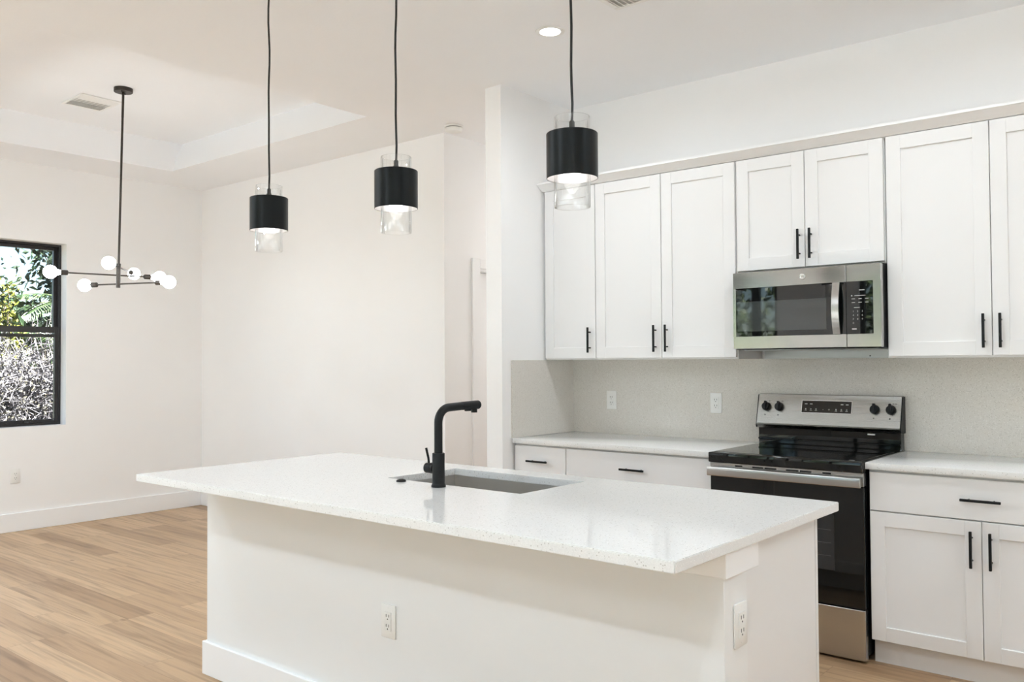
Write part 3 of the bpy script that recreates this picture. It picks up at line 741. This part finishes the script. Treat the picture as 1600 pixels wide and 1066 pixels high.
def can(x, y, label, watts=CAN_W, col=CAN_COL):
    t = thing('recessed_light', (x, y, ZC), label, 'ceiling light', 'recessed ceiling lights')
    MB().lathe((x, y, 0), [(.052, ZC - .001), (.072, ZC - .0005), (.076, ZC - .002), (.074, ZC - .005), (.056, ZC - .007), (.052, ZC - .005)], 40).obj('trim_ring', PLASTIC, t)
    MB().lathe((x, y, 0), [(.054, ZC - .005), (.03, ZC - .0045), (0, ZC - .0045)], 40).obj('lens', LENS, t)
    l = bpy.data.lights.new('downlight', 'AREA'); l.shape = 'DISK'; l.size = .11; l.energy = watts; l.color = col; l.spread = math.radians(170)
    o = bpy.data.objects.new('downlight', l); COL.objects.link(o); o.parent = t; o.location = (0, 0, -.010)
    return t
can(.752, -1.212, 'lit round recessed ceiling light in front of the wall cabinets', 5.2, (.85, .935, 1))
for x, y, wt, lb in ((2.35, -1.212, 4.8, 'lit recessed ceiling light above the aisle in front of the range'), (4.3, -1.3, 7, 'unseen fill downlight added past the end of the wall cabinets'),  # all but the aisle one are unseen lamps added for fill light
                 (.9, -5.4, CAN_W, 'unseen fill downlight added in the living area across from the island'), (3.0, -4.1, 8, 'unseen fill downlight added close above the camera'),
                 (5.0, -2.3, 13, 'unseen fill downlight added by the blank side wall, away from the nook'),
                 (-3.1, -3.9, 13, 'unseen fill downlight added just outside the nook near the window wall'), (-1.2, -3.9, 9, 'unseen fill downlight added between the nook and the island'), (-3.2, -6.6, 8, 'unseen fill downlight added in the rear corner by the window wall'),
                 (-2.4, -5.2, CAN_W, 'unseen fill downlight added in the living area beyond the nook'), (.6, -6.8, 8, 'unseen fill downlight added near the rear glass doors'),
                 (3.9, -6.6, 8, 'unseen fill downlight added in the rear corner away from the nook'), (-.55, 1.7, 8, 'unseen fill downlight added inside the hallway')):
    can(x, y, lb, wt, (1, .96, .92) if y > 0 else ((.85, .935, 1) if y > -2 else CAN_COL))

# ------------------------------------------------------------------ garden outside
rnd = random.Random(7)
struct('ground', MB().box(-40, 40, -40, 40, -.32, -.12), SOIL)
PATIO_BOUNCE = paint('pale_bounce_concrete', (.59, .61, .63), .8, 30, .1, .05)
struct('patio_bounce_floor', MB().box(-6, 8, -12.2, YB - T, -.12, -.02), PATIO_BOUNCE)  # unseen pale slab added to bounce sunlight in through the rear glass
def leaf(m, p, ln, wd, d):
    d = d.normalized(); sd = d.cross(Vector((rnd.uniform(-1, 1), rnd.uniform(-1, 1), rnd.uniform(-1, 1)))).normalized(); nn = d.cross(sd)
    a = m.bm.verts.new(p); b_ = m.bm.verts.new(p + d * ln * .45 + sd * wd + nn * wd * .35); c = m.bm.verts.new(p + d * ln); e_ = m.bm.verts.new(p + d * ln * .45 - sd * wd + nn * wd * .35)
    m.bm.faces.new((a, b_, c)); m.bm.faces.new((a, c, e_))
def rv(): 
    while True:
        v = Vector((rnd.uniform(-1, 1), rnd.uniform(-1, 1), rnd.uniform(-1, 1)))
        if .05 < v.length < 1: return v.normalized()
def bush(name, loc, r, h, n, ln, mat, label, cat, wood=BARK, nb=14, group='plants outside the window', trunk=0.0):
    x, y = loc; t = thing(name, (x, y, -.12), label, cat, group)
    mb_, ml_ = MB(), MB(); tips = []
    for k in range(nb):
        a = rnd.uniform(0, 2 * math.pi); q = rnd.uniform(.2, 1)
        tip = Vector((x + r * q * math.cos(a), y + r * q * math.sin(a), -.12 + trunk + (h - trunk) * rnd.uniform(.35, .97) * (1.15 - .35 * q)))
        base_ = Vector((x + rnd.uniform(-.06, .06), y + rnd.uniform(-.06, .06), -.12)); top = Vector((x, y, -.12 + trunk))
        mid = top.lerp(tip, .5) + rv() * .1
        mb_.tube([base_, top, mid, tip] if trunk else [base_, mid, tip], .02, 6, rr=[.05, .04, .02, .008] if trunk else [.022, .014, .006])
        tips.append((mid, tip))
    mb_.obj('branches', wood, t)
    for k in range(n):
        md, tp = rnd.choice(tips); c = md.lerp(tp, rnd.uniform(.1, 1.1))
        p = c + rv() * (rnd.random() ** .6) * r * .34
        if p.z < -.1: continue
        leaf(ml_, p, ln * rnd.uniform(.6, 1.3), ln * .24, rv() + Vector((.2, 0, -.25)))
    ml_.obj('foliage', mat, t, smooth=False)
    return t
bush('broadleaf_tree', (-9.6, -1.0), 1.5, 2.55, 11000, .14, LEAF_DARK, 'dark green leafy tree against the blue sky, outside behind the upper window pane', 'tree', trunk=1.0, nb=22)
bush('broadleaf_tree', (-10.9, 2.1), 1.5, 4.4, 9000, .14, LEAF_DARK, 'dark green leafy tree behind the palm fronds outside the window', 'tree', trunk=.9, nb=22)
bush('flowering_bush', (-8.3, -.58), .42, 2.6, 2600, .07, LEAF_YEL, 'yellow-green flowering bush at mid height outside the window', 'bush', nb=16)
bush('pale_shrub', (-7.9, -.35), .55, 1.85, 1500, .06, LEAF_PALE, 'pale dry-leaved shrub outside, behind the middle of the window', 'shrub', nb=18)
def twiggy(loc, r, h, n, label):
    x, y = loc; t = thing('twiggy_bush', (x, y, -.12), label, 'bush', 'plants outside the window')
    m = MB(); lf = MB()
    for k in range(n):
        p = Vector((x + rnd.uniform(-r, r) * .5, y + rnd.uniform(-r, r) * .8, -.12 + rnd.random() * h * .72)); d = (rv() + Vector((.1, 0, .9))).normalized()
        pts = [p]; s_ = rnd.uniform(.08, .20)
        for q in range(5):
            d = (d + rv() * .55 - Vector((0, 0, .06))).normalized(); p = p + d * s_; pts.append(p)
        m.tube(pts, .006, 4, rr=[.009, .008, .0065, .005, .004, .002], caps=False)
        for q in range(3): leaf(lf, rnd.choice(pts[2:]), .045, .012, rv())
    m.obj('twigs', TWIG, t); lf.obj('foliage', LEAF_PALE, t, smooth=False)
bush('sparse_tree', (-13.6, .4), 1.3, 4.3, 1500, .10, LEAF_DARK, 'thin-leaved tree outside, its sprigs against the sky in the upper window pane', 'tree', trunk=1.2, nb=26)
twiggy((-7.25, -.72), .8, 1.9, 1700, 'tangled grey twiggy bush filling the lower half of the window')
def palm(loc, h, nf, ln, label, seed):
    r2 = random.Random(seed); x, y = loc; t = thing('palm', (x, y, -.12), label, 'palm', 'plants outside the window')
    MB().tube([(x, y, -.12), (x + .02, y, h * .5), (x, y, h)], .07, 10, rr=[.10, .08, .07]).obj('trunk', BARK, t)
    for k in range(nf):
        a = 2 * math.pi * k / nf + r2.uniform(-.2, .2); el = r2.uniform(-.1, 1.1); m = MB()
        d = Vector((math.cos(a) * math.cos(el), math.sin(a) * math.cos(el), math.sin(el))); p = Vector((x, y, h)); pts = [p.copy()]
        L_ = ln * r2.uniform(.8, 1.15)
        for q in range(10):
            d = (d - Vector((0, 0, .13))).normalized(); p = p + d * L_ / 10; pts.append(p.copy())
        m.tube(pts, .01, 5, rr=[.014 - .0011 * i for i in range(11)], caps=False)
        for q in range(1, 10):
            for u in (0, .33, .66):
                c = pts[q].lerp(pts[q + 1], u); ax = (pts[q + 1] - pts[q]).normalized(); sd = ax.cross(Vector((0, 0, 1))).normalized()
                l2 = .42 * math.sin(math.pi * (q + u + .6) / 11.2) * ln / 1.5
                for s_ in (-1, 1):
                    dd_ = (ax * .75 + sd * s_ + Vector((0, 0, -.30))).normalized()
                    wv = dd_.cross(Vector((0, 0, 1))).normalized() * .013
                    m.face(c - wv * .6, c + dd_ * l2 * .5 - wv + Vector((0, 0, .01)), c + dd_ * l2 - Vector((0, 0, .05)), c + dd_ * l2 * .5 + wv + Vector((0, 0, .01)))
        m.obj('frond', PALM, t, smooth=False)
palm((-8.05, .36), 1.40, 15, 1.0, 'low palm with feathery fronds outside, beside the twiggy bush', 3)
palm((-8.6, .50), 2.15, 14, 1.05, 'taller palm outside, its fronds level with the upper window pane', 11)
# trees behind the house, seen mirrored in the microwave and range
for k, (x, y) in enumerate(((-5.6, -13.2), (-1.2, -13.6), (3.2, -13.0), (7.6, -13.6))):
    bush('garden_tree', (x, y), 1.9, 4.6, 2600, .22, LEAF_MID, ('leafy garden tree behind the house, on the nook side', 'leafy garden tree behind the house, facing the glass door by the nook', 'leafy garden tree behind the house, facing the middle glass door', 'leafy garden tree behind the house, on the kitchen side')[k], 'tree', trunk=.6, nb=22, group='garden trees behind the house')

for o in bpy.data.objects:
    if '_b' in o: del o['_b']
